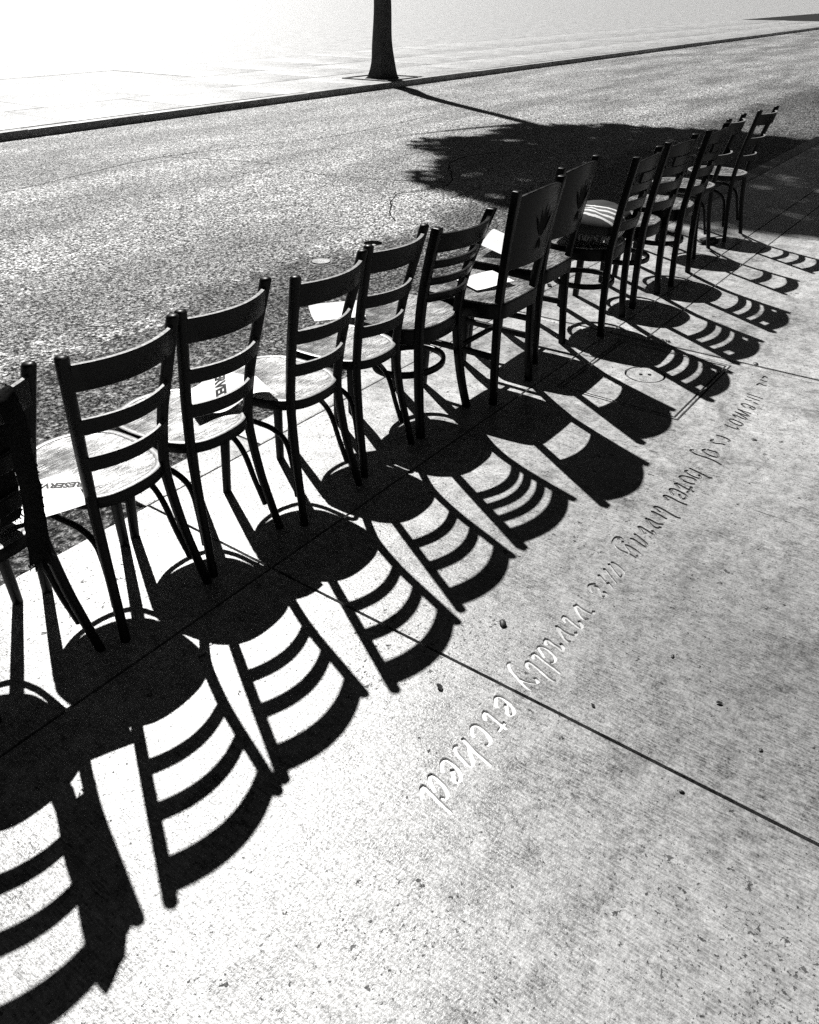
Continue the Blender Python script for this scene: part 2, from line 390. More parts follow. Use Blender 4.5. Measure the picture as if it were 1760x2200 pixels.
def groove_cutter(right):
    bm = BM()
    for fz, wmm, strokes in STROKES:
        for st in strokes:
            G = [gp(*p) for p in fz(st)]
            cx_ = sum(g.x for g in G) / len(G)
            if (cx_ > XD) != right: continue
            P = cat_rom(G, 5)
            L = [P[0]]
            for p in P[1:]:
                if (p - L[-1]).length > 0.003: L.append(p)
            hw = wmm * (1.35 if wmm > 9 else 1.55 if wmm > 7 else 1.8) / 2000; N = len(L)
            dz = random.uniform(0, 0.0003)
            rings = []
            for i, p in enumerate(L):
                t = (L[min(i + 1, N - 1)] - L[max(i - 1, 0)]).normalized()
                s = Vector((-t.y, t.x, 0))
                k = hw * (0.75 if i in (0, N - 1) else 1.0) * (1 + 0.12 * pnoise(p * 60))
                rings.append([bm.verts.new(p + s * k * a + Vector((0, 0, z + dz))) for a, z in ((-1.0, 0.004), (1.0, 0.004), (0.74, -0.0052), (-0.74, -0.0052))])
            for A, B in zip(rings, rings[1:]):
                for j in range(4): bm.faces.new((A[j], A[(j + 1) % 4], B[(j + 1) % 4], B[j]))
            bm.faces.new(rings[0][::-1]); bm.faces.new(rings[-1])
    bmesh.ops.recalc_face_normals(bm, faces=bm.faces)
    me = bpy.data.meshes.new('cutter'); bm.to_mesh(me); bm.free()
    me.materials.append(M['groove'])
    return me
pav = bpy.data.objects.new('pavement', None); col.objects.link(pav); struct(pav)
def slab(x0, x1, y0, y1, ztop=0.0, mat='slab', cut=None, name='paving_slab', parent=pav):
    bm = BM()
    boxbm(bm, (x0 + GAP / 2, y0 + GAP / 2, -0.09), (x1 - GAP / 2, y1 - GAP / 2, ztop), 0.0008)
    o = link(name, bm, M[mat], parent, smooth=False)
    if cut is not None:
        co = bpy.data.objects.new('cutter', cut); col.objects.link(co)
        md = o.modifiers.new('cut', 'BOOLEAN'); md.object = co; md.operation = 'DIFFERENCE'; md.solver = 'EXACT'
        md.use_self = True; md.material_mode = 'TRANSFER'
        dg = bpy.context.evaluated_depsgraph_get(); dg.update()
        me = bpy.data.meshes.new_from_object(o.evaluated_get(dg))
        o.modifiers.clear(); old = o.data; o.data = me; bpy.data.meshes.remove(old)
        bpy.data.objects.remove(co)
        o['label'] = 'concrete slab etched with flowing script'
    return o
slab(-6, XD, YA, YB); slab(XD, XE, YA, YB); slab(XE + 0.045, 6.62, YA, YB); slab(6.62, 10.2, YA, YB)
slab(-6, XD, -4.0, YA, cut=groove_cutter(False))
# big slab with the utility box let in: four pieces would show joints, so cut the opening
CX0, CX1, CY0, CY1 = 3.135, 3.878, 0.868, 1.46
big = slab(XD, XE, -4.0, YA, cut=groove_cutter(True))
ob = BM(); boxbm(ob, (CX0, CY0, -0.2), (CX1, CY1, 0.2)); cme = bpy.data.meshes.new('cutter'); ob.to_mesh(cme); ob.free()
co = bpy.data.objects.new('cutter', cme); col.objects.link(co)
md = big.modifiers.new('cut', 'BOOLEAN'); md.object = co; md.operation = 'DIFFERENCE'; md.solver = 'EXACT'
dg = bpy.context.evaluated_depsgraph_get(); dg.update()
me_ = bpy.data.meshes.new_from_object(big.evaluated_get(dg)); big.modifiers.clear(); big.data = me_
bpy.data.objects.remove(co)
slab(XE + 0.045, 6.62, YC, YA); slab(6.62, 10.2, YC, YA)
slab(XE + 0.045, 6.62, -4.0, YC); slab(6.62, 10.2, -4.0, YC)
slab(10.2, 60, -4.0, YB)
bm = BM(); boxbm(bm, (XE + GAP / 2, -4, -0.09), (XE + 0.045 - GAP / 2, YB, -0.003), 0.002)
link('expansion_strip', bm, M['kerb'], pav)
bm = BM(); boxbm(bm, (-6.2, -4.1, -0.2), (60, YB + 0.01, -0.014)); link('joint_bed', bm, M['joint'], pav, smooth=False)
# a hairline scored across the big slab
bm = BM()
hl = [gp(1395, 1018), gp(1470, 1042), gp(1552, 1072), gp(1600, 1089), gp(1652, 1106), gp(1700, 1124)]
hp = [p + Vector((pnoise(p * 9) * .006, pnoise(p * 7) * .006, .0005)) for p in cat_rom(hl, 8)]
for i, (a, b) in enumerate(zip(hp, hp[1:])):
    t = (b - a).normalized(); s = Vector((-t.y, t.x, 0)) * (0.0010 + 0.0010 * pnoise(a * 25))
    if pnoise(a * 11) < .05: continue
    vs_ = [bm.verts.new(q) for q in (a - s, a + s, b + s, b - s)]; bm.faces.new(vs_)
link('hairline_crack', bm, M['joint'], pav, smooth=False)
# utility box
ub = thing('utility_cover', 'rectangular concrete utility cover with round inlaid cap set in the pavement', 'utility cover', (0, 0, 0))
bm = BM()
for lo, hi in (((CX0 + .009, CY0 + .009, -.08), (CX0 + .019, CY1 - .009, .001)), ((CX1 - .019, CY0 + .009, -.08), (CX1 - .009, CY1 - .009, .001)),
               ((CX0 + .0195, CY0 + .009, -.08), (CX1 - .0195, CY0 + .019, .001)), ((CX0 + .0195, CY1 - .019, -.08), (CX1 - .0195, CY1 - .009, .001))):
    boxbm(bm, lo, hi, .002)
link('frame', bm, M['kerb'], ub)
cc = Vector((3.52, 1.175, 0)); CR = 0.098
bm = BM(); n = 48
o_, rim = [], []
sq = [(CX0 + .024, CY0 + .024), (CX1 - .024, CY0 + .024), (CX1 - .024, CY1 - .024), (CX0 + .024, CY1 - .024)]
boxbm(bm, (CX0 + .029, CY0 + .029, -.06), (CX1 - .029, CY1 - .029, 0.0), .001)
lid = link('lid', bm, M['lid'], ub, smooth=False)
cb = BM(); bmesh.ops.create_cone(cb, cap_ends=True, segments=n, radius1=CR, radius2=CR, depth=.03, matrix=Matrix.Translation(cc))
cme = bpy.data.meshes.new('cutter'); cb.to_mesh(cme); cb.free(); co = bpy.data.objects.new('cutter', cme); col.objects.link(co)
md = lid.modifiers.new('cut', 'BOOLEAN'); md.object = co; md.operation = 'DIFFERENCE'; md.solver = 'EXACT'
dg = bpy.context.evaluated_depsgraph_get(); dg.update()
me_ = bpy.data.meshes.new_from_object(lid.evaluated_get(dg)); lid.modifiers.clear(); lid.data = me_; bpy.data.objects.remove(co)
bm = BM(); bmesh.ops.create_cone(bm, cap_ends=True, segments=n, radius1=CR - .009, radius2=CR - .011, depth=.013, matrix=Matrix.Translation(cc + Vector((0, 0, -.0075))))
cap = link('cap', bm, M['lid'], ub)
bm = BM()
for dx in (-.018, .018): bmesh.ops.create_cone(bm, cap_ends=True, segments=12, radius1=.009, radius2=.009, depth=.002, matrix=Matrix.Translation(cc + Vector((dx * .6, -dx, .0002))))
link('lifting_hole', bm, M['joint'], cap)
# kerb stones
kb = bpy.data.objects.new('kerb', None); col.objects.link(kb); struct(kb)
YK = 2.335
for x0, x1 in ((1.335, 1.915), (1.915, 3.9), (3.9, 6.4), (6.4, 9.0), (9.0, 12.0), (12, 20), (20, 60)):
    bm = BM(); boxbm(bm, (x0 + .003, YB + .004, -.3), (x1 - .003, YK, 0.0), .012); link('kerb_stone', bm, M['kerb'], kb)
# driveway ramp of broken asphalt where the kerb is missing
bm = BM(); nx, ny = 150, 60
V = []
for j in range(ny + 1):
    row = []
    for i in range(nx + 1):
        x = -6 + (1.33 + 6) * (1 - (1 - i / nx) ** 1.0); x = -0.6 + (1.328 + 0.6) * i / nx if True else x
        y = YB + .004 + 0.62 * j / ny
        z = -0.006 - 0.118 * (j / ny) ** 1.1
        z += 0.007 * pnoise(Vector((x * 22, y * 22, 0))) + 0.006 * pnoise(Vector((x * 60, y * 60, 3)))
        row.append(bm.verts.new((x, y, z)))
    V.append(row)
for j in range(ny):
    for i in range(nx): bm.faces.new((V[j][i], V[j][i + 1], V[j + 1][i + 1], V[j + 1][i]))
struct(link('asphalt_ramp', bm, M['patch'], None))
# road
ZR = -0.11
def cut_round(o, centre, r, depth):
    cb = BM(); bmesh.ops.create_cone(cb, cap_ends=True, segments=32, radius1=r, radius2=r, depth=depth * 2, matrix=Matrix.Translation(centre))
    me = bpy.data.meshes.new('cutter'); cb.to_mesh(me); cb.free(); c = bpy.data.objects.new('cutter', me); col.objects.link(c)
    md = o.modifiers.new('cut', 'BOOLEAN'); md.object = c; md.operation = 'DIFFERENCE'; md.solver = 'EXACT'
    dg = bpy.context.evaluated_depsgraph_get(); dg.update()
    me = bpy.data.meshes.new_from_object(o.evaluated_get(dg)); o.modifiers.clear(); o.data = me; bpy.data.objects.remove(c)
bm = BM(); boxbm(bm, (-60, YB + .02, -.31), (160, 11.2, ZR))
road = struct(link('road', bm, M['asphalt'], None, smooth=False))
cut_round(road, gp(802, 522, ZR), .085, .12)
fk = bpy.data.objects.new('far_kerb', None); col.objects.link(fk); struct(fk)
kx = -6.0
while kx < 60:
    L = random.uniform(1.7, 2.3); dy, dz = random.uniform(-.006, .006), random.uniform(-.006, .004)
    bm = BM(); boxbm(bm, (kx + .006, 11.2 + dy, -.3), (kx + L - .006, 11.38, dz), .015); link('kerb_stone', bm, M['kerb'], fk); kx += L
fp = bpy.data.objects.new('far_pavement', None); col.objects.link(fp); struct(fp)
for r, (y0, y1) in enumerate(((11.384, 13.2), (13.2, 15.4), (15.4, 18.4))):
    x = -6.0 + .7 * r
    while x < 60:
        bm = BM(); boxbm(bm, (x + .008, y0 + .008, -.2), (x + 2.2 - .008, y1 - .008, random.uniform(-.004, .004)), .004); link('paving_slab', bm, M['kerb'], fp); x += 2.2
bm = BM(); boxbm(bm, (-200, 18.4, -.2), (260, 400, .002)); link('plaza_sheet', bm, M['kerb'], fp, smooth=False)
bm = BM(); boxbm(bm, (-60, 11.3, -.3), (200, 18.45, -.02)); link('joint_bed', bm, M['joint'], fp, smooth=False)
def road_crack(pts, w):
    bm = BM(); P = cat_rom([Vector((x, y, ZR + .0012)) for x, y in pts], 10)
    P = [p + Vector((.035 * pnoise(p * 4.3), .035 * pnoise(p * 4.7 + Vector((9, 0, 0))), 0)) + Vector((.012 * pnoise(p * 17), .012 * pnoise(p * 15 + Vector((5, 0, 0))), 0)) for p in P]
    for a, b in zip(P, P[1:]):
        t = (b - a).normalized(); k = w * (.55 + .6 * abs(pnoise(a * 6))); s = Vector((-t.y, t.x, 0)) * k
        bm.faces.new([bm.verts.new(q) for q in (a - s, a + s, b + s, b - s)])
    link('crack', bm, M['joint'], road, smooth=False)
road_crack([(5.6, 4.3), (6.4, 4.9), (7.2, 4.8), (8.3, 5.5), (9.2, 5.4)], .009)
road_crack([(2.2, 8.8), (4.2, 8.2), (6.5, 8.5), (9.0, 7.9), (12, 8.1)], .011)
road_crack([(6.5, 8.45), (6.9, 7.3), (6.8, 6.1), (7.25, 4.85)], .008)
road_crack([(1.2, 5.2), (1.9, 5.9), (2.6, 6.1), (3.4, 7.0)], .007)
# bare earth below everything, out to the horizon
bm = BM(); v_ = [bm.verts.new(p) for p in ((-900, -900, -.32), (900, -900, -.32), (900, 900, -.32), (-900, 900, -.32))]; bm.faces.new(v_)
struct(link('ground', bm, M['kerb'], None, smooth=False))

# ------------------------------------------------------------------ chairs
def arc_rail(bm, xl, y0, z0, z1, bulge, th=0.014, lean=0.0, n=14, arch=0.0, archlo=0.0):
    """curved back rail between the posts: ends at +-xl, middle bulging to the rear, z0..z1 tall"""
    rings = []
    for i in range(n + 1):
        u = -1 + 2 * i / n; x = xl * u; y = y0 - bulge * (1 - u * u)
        tx = Vector((xl, 2 * bulge * u, 0)).normalized(); nrm = Vector((-tx.y, tx.x, 0))
        hi = z1 + arch * (1 - u * u); lo = z0 + archlo * (1 - u * u)
        r = []; e = min(.002, th * .3)
        for a, zz_ in ((-th / 2, lo + e), (-th / 2 + e, lo), (th / 2 - e, lo), (th / 2, lo + e), (th / 2, hi - e), (th / 2 - e, hi), (-th / 2 + e, hi), (-th / 2, hi - e)):
            r.append(bm.verts.new(Vector((x, y, zz_)) + nrm * a + Vector((0, lean * (zz_ - z0), 0))))
        rings.append(r)
    for A, B in zip(rings, rings[1:]):
        for j in range(8): bm.faces.new((A[j], A[(j + 1) % 8], B[(j + 1) % 8], B[j]))
    bm.faces.new(rings[0][::-1]); bm.faces.new(rings[-1])
def mirror(pts): return list(pts) + [(-x, *r) for x, *r in reversed(pts[1:-1])] if abs(pts[0][0]) < 1e-6 else pts
def seat_ring(outline, z0, z1, inset, parent, rim_mat, pan_mat, dish=0.006, w=0.022):
    out = cat_rom([(x, y, 0) for x, y in outline], 6, True)
    c = sum(out, Vector()) / len(out)
    bm = BM(); sec = rect_section(w, z1 - z0, .006)
    path = [p + (c - p).normalized() * (w / 2) + Vector((0, 0, (z0 + z1) / 2)) for p in out]
    sweep(bm, path, sec, closed=True)
    rim = glint_top(link('seat_rim', bm, rim_mat, parent), .9)
    bm = BM(); N = len(out); rings = []
    for k in (1.0, .8, .55, .3):
        rings.append([bm.verts.new(c + (p + (c - p).normalized() * (w - .002) - c) * k + Vector((0, 0, z1 - inset - dish * (1 - k)))) for p in out])
    for A, B in zip(rings, rings[1:]):
        for j in range(N): bm.faces.new((A[j], A[(j + 1) % N], B[(j + 1) % N], B[j]))
    bm.faces.new(rings[-1])
    low = [bm.verts.new(v.co - Vector((0, 0, .010))) for v in rings[0]]
    for j in range(N): bm.faces.new((rings[0][(j + 1) % N], rings[0][j], low[j], low[(j + 1) % N]))
    bm.faces.new(low[::-1])
    link('seat_panel', bm, pan_mat, parent)
def slanted(o): return o

def chair_a(label, group, two=False):
    t = thing('bentwood_chair', label, 'chair', group=group)
    for s in (-1, 1):
        bm = BM()
        post(bm, [(s * .160, -.002, 0), (s * .148, .014, .10), (s * .135, .032, .22), (s * .125, .044, .36), (s * .123, .043, .45), (s * .131, .018, .60), (s * .147, -.022, .75), (s * .161, -.055, .872)],
             round_section(.0155, .017, 12), scl=(.86, 1.06), dome=.009)
        link('back_post', bm, M['wood'], t)
    for s in (-1, 1):
        bm = BM(); P = [Vector((s * .149, .381, 0)), Vector((s * .145, .370, .12)), Vector((s * .139, .352, .30)), Vector((s * .134, .340, .425))]
        sweep(bm, P, round_section(.0185, .0185, 12), fixed=((1, 0, 0), (0, 1, 0)), scale=[.84, .90, 1.0, 1.05])
        link('leg', bm, M['wood'], t)
    half = [(0, .006), (.075, .016), (.122, .048), (.153, .105), (.168, .19), (.169, .27), (.155, .335), (.095, .400), (0, .426)]
    seat_ring(half + [(-x, y) for x, y in reversed(half[1:-1])], .410, .447, .003, t, M['wood'], M['seat'])
    # bent hoop: up one rear leg, round below the seat, down the other
    hp_ = [(.142, .036, .095), (.128, .056, .19), (.122, .080, .28), (.129, .125, .322), (.139, .19, .336), (.141, .27, .338), (.120, .342, .338), (.063, .376, .338), (0, .385, .338)]
    hp_ = hp_ + [(-x, y, z) for x, y, z in reversed(hp_[:-1])]
    bm = BM(); sweep(bm, cat_rom(hp_, 5), round_section(.0095, .0095, 8)); link('hoop_brace', bm, M['wood'], t)
    bm = BM(); arc_rail(bm, .155, -.037, .782, .854, .046, .015, -.25); glint_top(link('crest_rail', bm, M['slat'], t))
    if two:
        bm = BM(); arc_rail(bm, .142, -.006, .60, .66, .044, .013, -.2); glint_top(link('slat', bm, M['slat'], t))
    else:
        bm = BM(); arc_rail(bm, .142, -.006, .655, .700, .044, .013, -.2); glint_top(link('slat', bm, M['slat'], t))
        bm = BM(); arc_rail(bm, .131, .020, .540, .583, .040, .013, -.15); glint_top(link('slat', bm, M['slat'], t))
    return t
def square_seat(t, pts, z0, z1, mat='seat2'):
    out = cat_rom([(x, y, 0) for x, y in pts], 4, True)
    bm = BM(); N = len(out)
    c = sum(out, Vector()) / N
    rings = []
    for dz, k in ((z0, .985), (z0 + .004, 1.0), (z1 - .008, 1.0), (z1 - .002, .99)):
        rings.append([bm.verts.new(c + (p - c) * k + Vector((0, 0, dz))) for p in out])
    for A, B in zip(rings, rings[1:]):
        for j in range(N): bm.faces.new((A[j], A[(j + 1) % N], B[(j + 1) % N], B[j]))
    bm.faces.new(rings[0][::-1]); bm.faces.new(rings[-1])
    link('apron', bm, M['gloss'], t)
    bm = BM()
    rings = [[bm.verts.new(c + (p - c) * k + Vector((0, 0, dz))) for p in out] for dz, k in ((z1 - .0015, .975), (z1 + .004, .97), (z1 + .003, .7), (z1 - .001, .4))]
    for A, B in zip(rings, rings[1:]):
        for j in range(N): bm.faces.new((A[j], A[(j + 1) % N], B[(j + 1) % N], B[j]))
    bm.faces.new(rings[0][::-1]); bm.faces.new(rings[-1])
    link('seat_panel', bm, M[mat], t)
POST_B = [(.180, -.004, 0), (.160, .018, .14), (.144, .032, .30), (.138, .034, .44), (.145, .014, .58), (.165, -.030, .73), (.186, -.075, .855)]
def ring_stretcher(t, z, rx, ry, yc):
    P = [Vector((rx * math.sin(2 * PI * i / 36), yc + ry * math.cos(2 * PI * i / 36), z)) for i in range(36)]
    bm = BM(); sweep(bm, P, rect_section(.018, .028, .005), closed=True); link('ring_stretcher', bm, M['gloss'], t)
def round_pts(w, y0, y1, k=2.5, n=24, nar=.26):
    yc, ry = (y0 + y1) / 2, (y1 - y0) / 2; r = []
    for i in range(n):
        a = 2 * PI * i / n; ca, sa = math.cos(a), math.sin(a)
        x = w * math.copysign(abs(ca) ** (2 / k), ca); y = yc + ry * math.copysign(abs(sa) ** (2 / k), sa)
        if y < yc: x *= 1 - nar * ((yc - y) / ry) ** 1.5
        r.append((x, y))
    return r
def legs_square(t, x, y, z, w0=.030, w1=.040, mat='gloss'):
    for s in (-1, 1):
        bm = BM(); sweep(bm, [Vector((s * (x + .006), y + .006, 0)), Vector((s * x, y, z * .6)), Vector((s * x, y - .004, z))], rect_section(1, 1, .12), fixed=((1, 0, 0), (0, 1, 0)), scale=[w0, w1, w1])
        link('leg', bm, M[mat], t)
def posts_square(t, path, w, d, mat='gloss', dome=.006):
    for s in (-1, 1):
        bm = BM(); post(bm, [(s * x, y, z) for x, y, z in path], rect_section(w, d, .006), dome=dome, scl=(.86, 1.0)); link('back_post', bm, M[mat], t)
def chair_b(label):
    t = thing('ladder_back_chair', label, 'chair')
    posts_square(t, POST_B, .032, .038)
    legs_square(t, .155, .37, .41)
    square_seat(t, round_pts(.205, .005, .42, 2.8, nar=.10), .382, .444)
    ring_stretcher(t, .235, .168, .140, .185)
    for z0, z1, x, y in ((.765, .835, .175, -.052), (.700, .730, .162, -.026), (.632, .662, .153, -.006), (.562, .596, .145, .010)):
        bm = BM(); arc_rail(bm, x, y, z0, z1, .050, .016, -.3)
        link('crest_rail' if z0 > .75 else 'slat', bm, M['gloss'], t)
    return t
POST_C = [(.162, 0, 0), (.152, .010, .20), (.146, .012, .42), (.152, .000, .55), (.168, -.028, .74), (.186, -.060, .915)]
def leaf_relief(bm, p0, p1, w, th):
    p0, p1 = Vector(p0), Vector(p1); d = p1 - p0
    side = Vector((-d.z, 0, d.x)).normalized() * w; out = Vector((0, -th, 0))
    ring = []; n = 6
    L = [p0] ; 
    for i in range(1, n): 
        u = i / n; L.append(p0 + d * u)
    A = [bm.verts.new(p0)]; 
    left = []; right = []; mid = []
    for i in range(1, n):
        u = i / n; k = math.sin(PI * u); c = p0 + d * u
        left.append(bm.verts.new(c + side * k)); right.append(bm.verts.new(c - side * k)); mid.append(bm.verts.new(c + out * k))
    B = bm.verts.new(p1)
    bm.faces.new((A[0], left[0], mid[0])); bm.faces.new((A[0], mid[0], right[0]))
    for i in range(n - 2):
        bm.faces.new((left[i], left[i + 1], mid[i + 1], mid[i])); bm.faces.new((mid[i], mid[i + 1], right[i + 1], right[i]))
    bm.faces.new((left[-1], B, mid[-1])); bm.faces.new((mid[-1], B, right[-1]))
def chair_c(label, group):
    t = thing('panel_back_chair', label, 'chair', group=group)
    posts_square(t, POST_C, .034, .036)
    legs_square(t, .165, .375, .405, .026, .042)
    square_seat(t, round_pts(.205, -.020, .415, 6.0, nar=.12), .392, .458, 'seat')
    for s in (-1, 1):
        bm = BM(); boxbm(bm, (s * .158 - .009, .02, .205), (s * .158 + .009, .365, .232), .004); link('stretcher', bm, M['gloss'], t)
    bm = BM(); boxbm(bm, (-.152, .200, .209), (.152, .218, .229), .004); link('stretcher', bm, M['gloss'], t)
    bm = BM(); arc_rail(bm, .162, -.012, .600, .895, .036, .016, -.175, arch=.024, archlo=.006)
    pn = link('back_panel', bm, M['gloss'], t)
    bm = BM(); cy = -.012 - .036 - .010
    for a in range(5):
        an = -.5 + .25 * a; z0 = .715; z1 = z0 + math.cos(an) * (.15 - .02 * abs(a - 2))
        leaf_relief(bm, (math.sin(an) * .01, cy - .175 * (z0 - .6), z0), (math.sin(an) * .13, cy - .175 * (z1 - .6) + .004, z1), .006, .006)
    for a in range(2):
        leaf_relief(bm, (0, cy - .019, .712), ((a - .5) * .03, cy - .010, .660), .005, .005)
    link('carved_motif', bm, M['gloss'], pn)
    return t
POST_D = [(.176, 0, 0), (.164, .014, .18), (.156, .018, .42), (.158, .004, .55), (.170, -.026, .73), (.184, -.060, .895)]
def chair_d(label, group):
    t = thing('cutout_back_chair', label, 'chair', group=group)
    posts_square(t, POST_D, .034, .038)
    legs_square(t, .165, .37, .405, .030, .036)
    square_seat(t, round_pts(.205, .005, .42, 2.7, nar=.12), .384, .446, 'seat2')
    ring_stretcher(t, .235, .152, .160, .195)
    for z0, z1, x, y in ((.540, .588, .157, .000), (.640, .688, .162, -.016)):
        bm = BM(); arc_rail(bm, x, y, z0, z1, .038, .015, -.2); link('slat', bm, M['gloss'], t)
    bm = BM(); arc_rail(bm, .170, -.046, .820, .872, .038, .016, -.2, arch=.018); link('crest_rail', bm, M['gloss'], t)
    bm = BM(); arc_rail(bm, .166, -.032, .728, .7695, .038, .0155, -.2); link('lower_rail', bm, M['gloss'], t)
    bm = BM(); arc_rail(bm, .100, -.0645, .7705, .819, .013, .0155, -.2); link('centre_board', bm, M['gloss'], t)
    for s in (-1, 1):
        bm = BM(); boxbm(bm, (s * .155 - .012, -.058, .7705), (s * .155 + .012, -.040, .819), .002); link('end_block', bm, M['gloss'], t)
    return t
R_ = math.radians
GA, GC, GD = 'bentwood chairs in the row along the kerb', 'panel back chairs in the row along the kerb', 'cut-out back chairs in the row along the kerb'
c1 = chair_a('bentwood chair with half white sunlit seat, leftmost one wholly in view', GA)
A_SPOTS = [(1.013, 1.655, 2.5), (1.367, 1.682, 3.5), (1.750, 1.642, 3.0), (2.128, 1.676, 2.0)]
c1.location = (A_SPOTS[0][0], A_SPOTS[0][1], 0); c1.rotation_euler = (0, 0, R_(A_SPOTS[0][2]))
for (x, y, a), lb in zip(A_SPOTS[1:], ('bentwood chair with a curled printed sheet on its seat', 'third whole bentwood chair from the left, bare worn seat', 'bentwood chair just left of the four-slat ladder back chair, blank paper on its seat')):
    copy_thing(c1, (x, y, 0), R_(a), lb)
copy_thing(c1, (.628, 1.668, 0), R_(2), 'bentwood chair at the left edge with a dark scarf over its back')
c5 = chair_b('lacquered ladder back chair with four curved slats and a ring stretcher')
c5.location = (2.531, 1.686, 0); c5.rotation_euler = (0, 0, R_(.6))
c6 = chair_c('solid panel back chair with carved motif, beside the four-slat chair', GC)
c6.location = (2.964, 1.60, 0)
copy_thing(c6, (3.489, 1.686, 0), R_(2), 'solid panel back chair next to the chair with the striped cushion')
c8 = chair_d('dark chair holding the striped fringed cushion', GD)
c8.location = (4.04, 1.585, 0); c8.rotation_euler = (0, 0, R_(5))
copy_thing(c8, (4.557, 1.602, 0), R_(-2), 'dark round seat chair right after the cushion chair')
copy_thing(c8, (5.10, 1.590, 0), R_(3), 'dark round seat chair second after the cushion chair')
c11 = chair_a('bentwood chair with one wide middle slat, beside the crumpled dark rag', GA, True)
c11.location = (5.775, 1.685, 0); c11.rotation_euler = (0, 0, R_(1))
copy_thing(c1, (6.335, 1.640, 0), R_(-4), 'farthest bentwood chair of the row, at the shade edge')

# ------------------------------------------------------------------ papers with print
def text_mesh(body, size, mat_fn):
    cu = bpy.data.curves.new('print', 'FONT'); cu.body = body; cu.size = size; cu.align_x = 'CENTER'; cu.align_y = 'CENTER'; cu.offset = size * .045
    cu.resolution_u = 3
    o = bpy.data.objects.new('print', cu); col.objects.link(o)
    dg = bpy.context.evaluated_depsgraph_get(); dg.update()
    me = bpy.data.meshes.new_from_object(o.evaluated_get(dg)); bpy.data.objects.remove(o)
    bm = BM(); bm.from_mesh(me)
    bmesh.ops.subdivide_edges(bm, edges=[e for e in bm.edges if e.calc_length() > size * .25], cuts=2)
    bmesh.ops.triangulate(bm, faces=bm.faces)
    for v in bm.verts: v.co = mat_fn(v.co)
    return bm
def paper(label, origin, ang, w, h, zf, text=None, tsize=.05, toff=(0, 0), tang=0, doodle=False):
    """sheet of w x h, zf(u,v) gives its height above the seat; origin on the seat, ang turns it"""
    t = thing('paper_sheet', label, 'paper', origin, ang, 'papers left on the chairs')
    nx, ny = 18, 14; bm = BM(); V = []
    for lay in (0, 1):
        V.append([[bm.verts.new((u * w, v * h, zf(u * w, v * h) - .0005 * lay)) for u in [i / nx - .5 for i in range(nx + 1)]] for v in [j / ny - .5 for j in range(ny + 1)]])
    for lay in (0, 1):
        for j in range(ny):
            for i in range(nx):
                q = (V[lay][j][i], V[lay][j][i + 1], V[lay][j + 1][i + 1], V[lay][j + 1][i]); bm.faces.new(q if lay == 0 else q[::-1])
    link('sheet', bm, M['paper'], t)
    if text:
        rot = Matrix.Rotation(tang, 3, 'Z')
        def fn(c):
            p = rot @ Vector((c.x, c.y, 0)) + Vector((*toff, 0)); return Vector((p.x, p.y, zf(p.x, p.y) + .0007))
        link('lettering', text_mesh(text, tsize, fn), M['ink'], t, smooth=False)
    if doodle:
        bm = BM()
        for cx_, cy_, r, a0, a1 in ((-.018, .02, .004, 0, 6.28), (.016, .022, .004, 0, 6.28), (0, .012, .024, 3.6, 5.8), (-.02, -.03, .012, 0, 4), (.012, -.034, .01, 1, 5)):
            P = [Vector((cx_ + r * math.cos(a0 + (a1 - a0) * i / 10), cy_ + r * math.sin(a0 + (a1 - a0) * i / 10), 0)) for i in range(11)]
            for a, b in zip(P, P[1:]):
                s = (b - a).cross(Vector((0, 0, 1))).normalized() * .0009
                bm.faces.new([bm.verts.new(Vector((q.x, q.y, zf(q.x, q.y) + .0006))) for q in (a - s, a + s, b + s, b - s)])
        link('doodle', bm, M['ink'], t, smooth=False)
    return t
ZS = .4465
paper('flat printed sheet on the leftmost seat in view', (.80, 1.80, ZS), R_(-22), .216, .20, lambda x, y: .004 + .03 * max(0, -y - .04) ** 1.2 + .012 * (x / .1) ** 2 * .3, 'RESERVED', .034, (.055, .045), R_(150))
paper('curled white sheet printed with black capitals', (1.528, 1.865, ZS), R_(-24), .27, .216,
      lambda x, y: .006 + .020 * (1 + math.sin(x * 26 + y * 6 + .6)) + .05 * max(0, x - .08) * 2 - .25 * max(0, x - .105), 'RESERVED', .046, (-.005, .062), R_(-107))
paper('blank sheet standing up off the seat left of the ladder back', (2.325, 2.085, ZS + .008), R_(-38), .21, .15, lambda x, y: .004 + 2.2 * max(0, y + .02) ** 2 + .5 * max(0, -y - .02) ** 2)
paper('sheet with a small doodle on the carved panel chair', (3.015, 1.805, .468), R_(-25), .20, .18, lambda x, y: .004 + .006 * math.sin(x * 20) + .25 * max(0, -y - .05) ** 2, doodle=True)
paper('white sheet tipped up on the second panel back chair', (3.52, 2.0, .468), R_(14), .25, .2, lambda x, y: .006 + .32 * max(0, y + .05) + .01 * math.sin(x * 18))

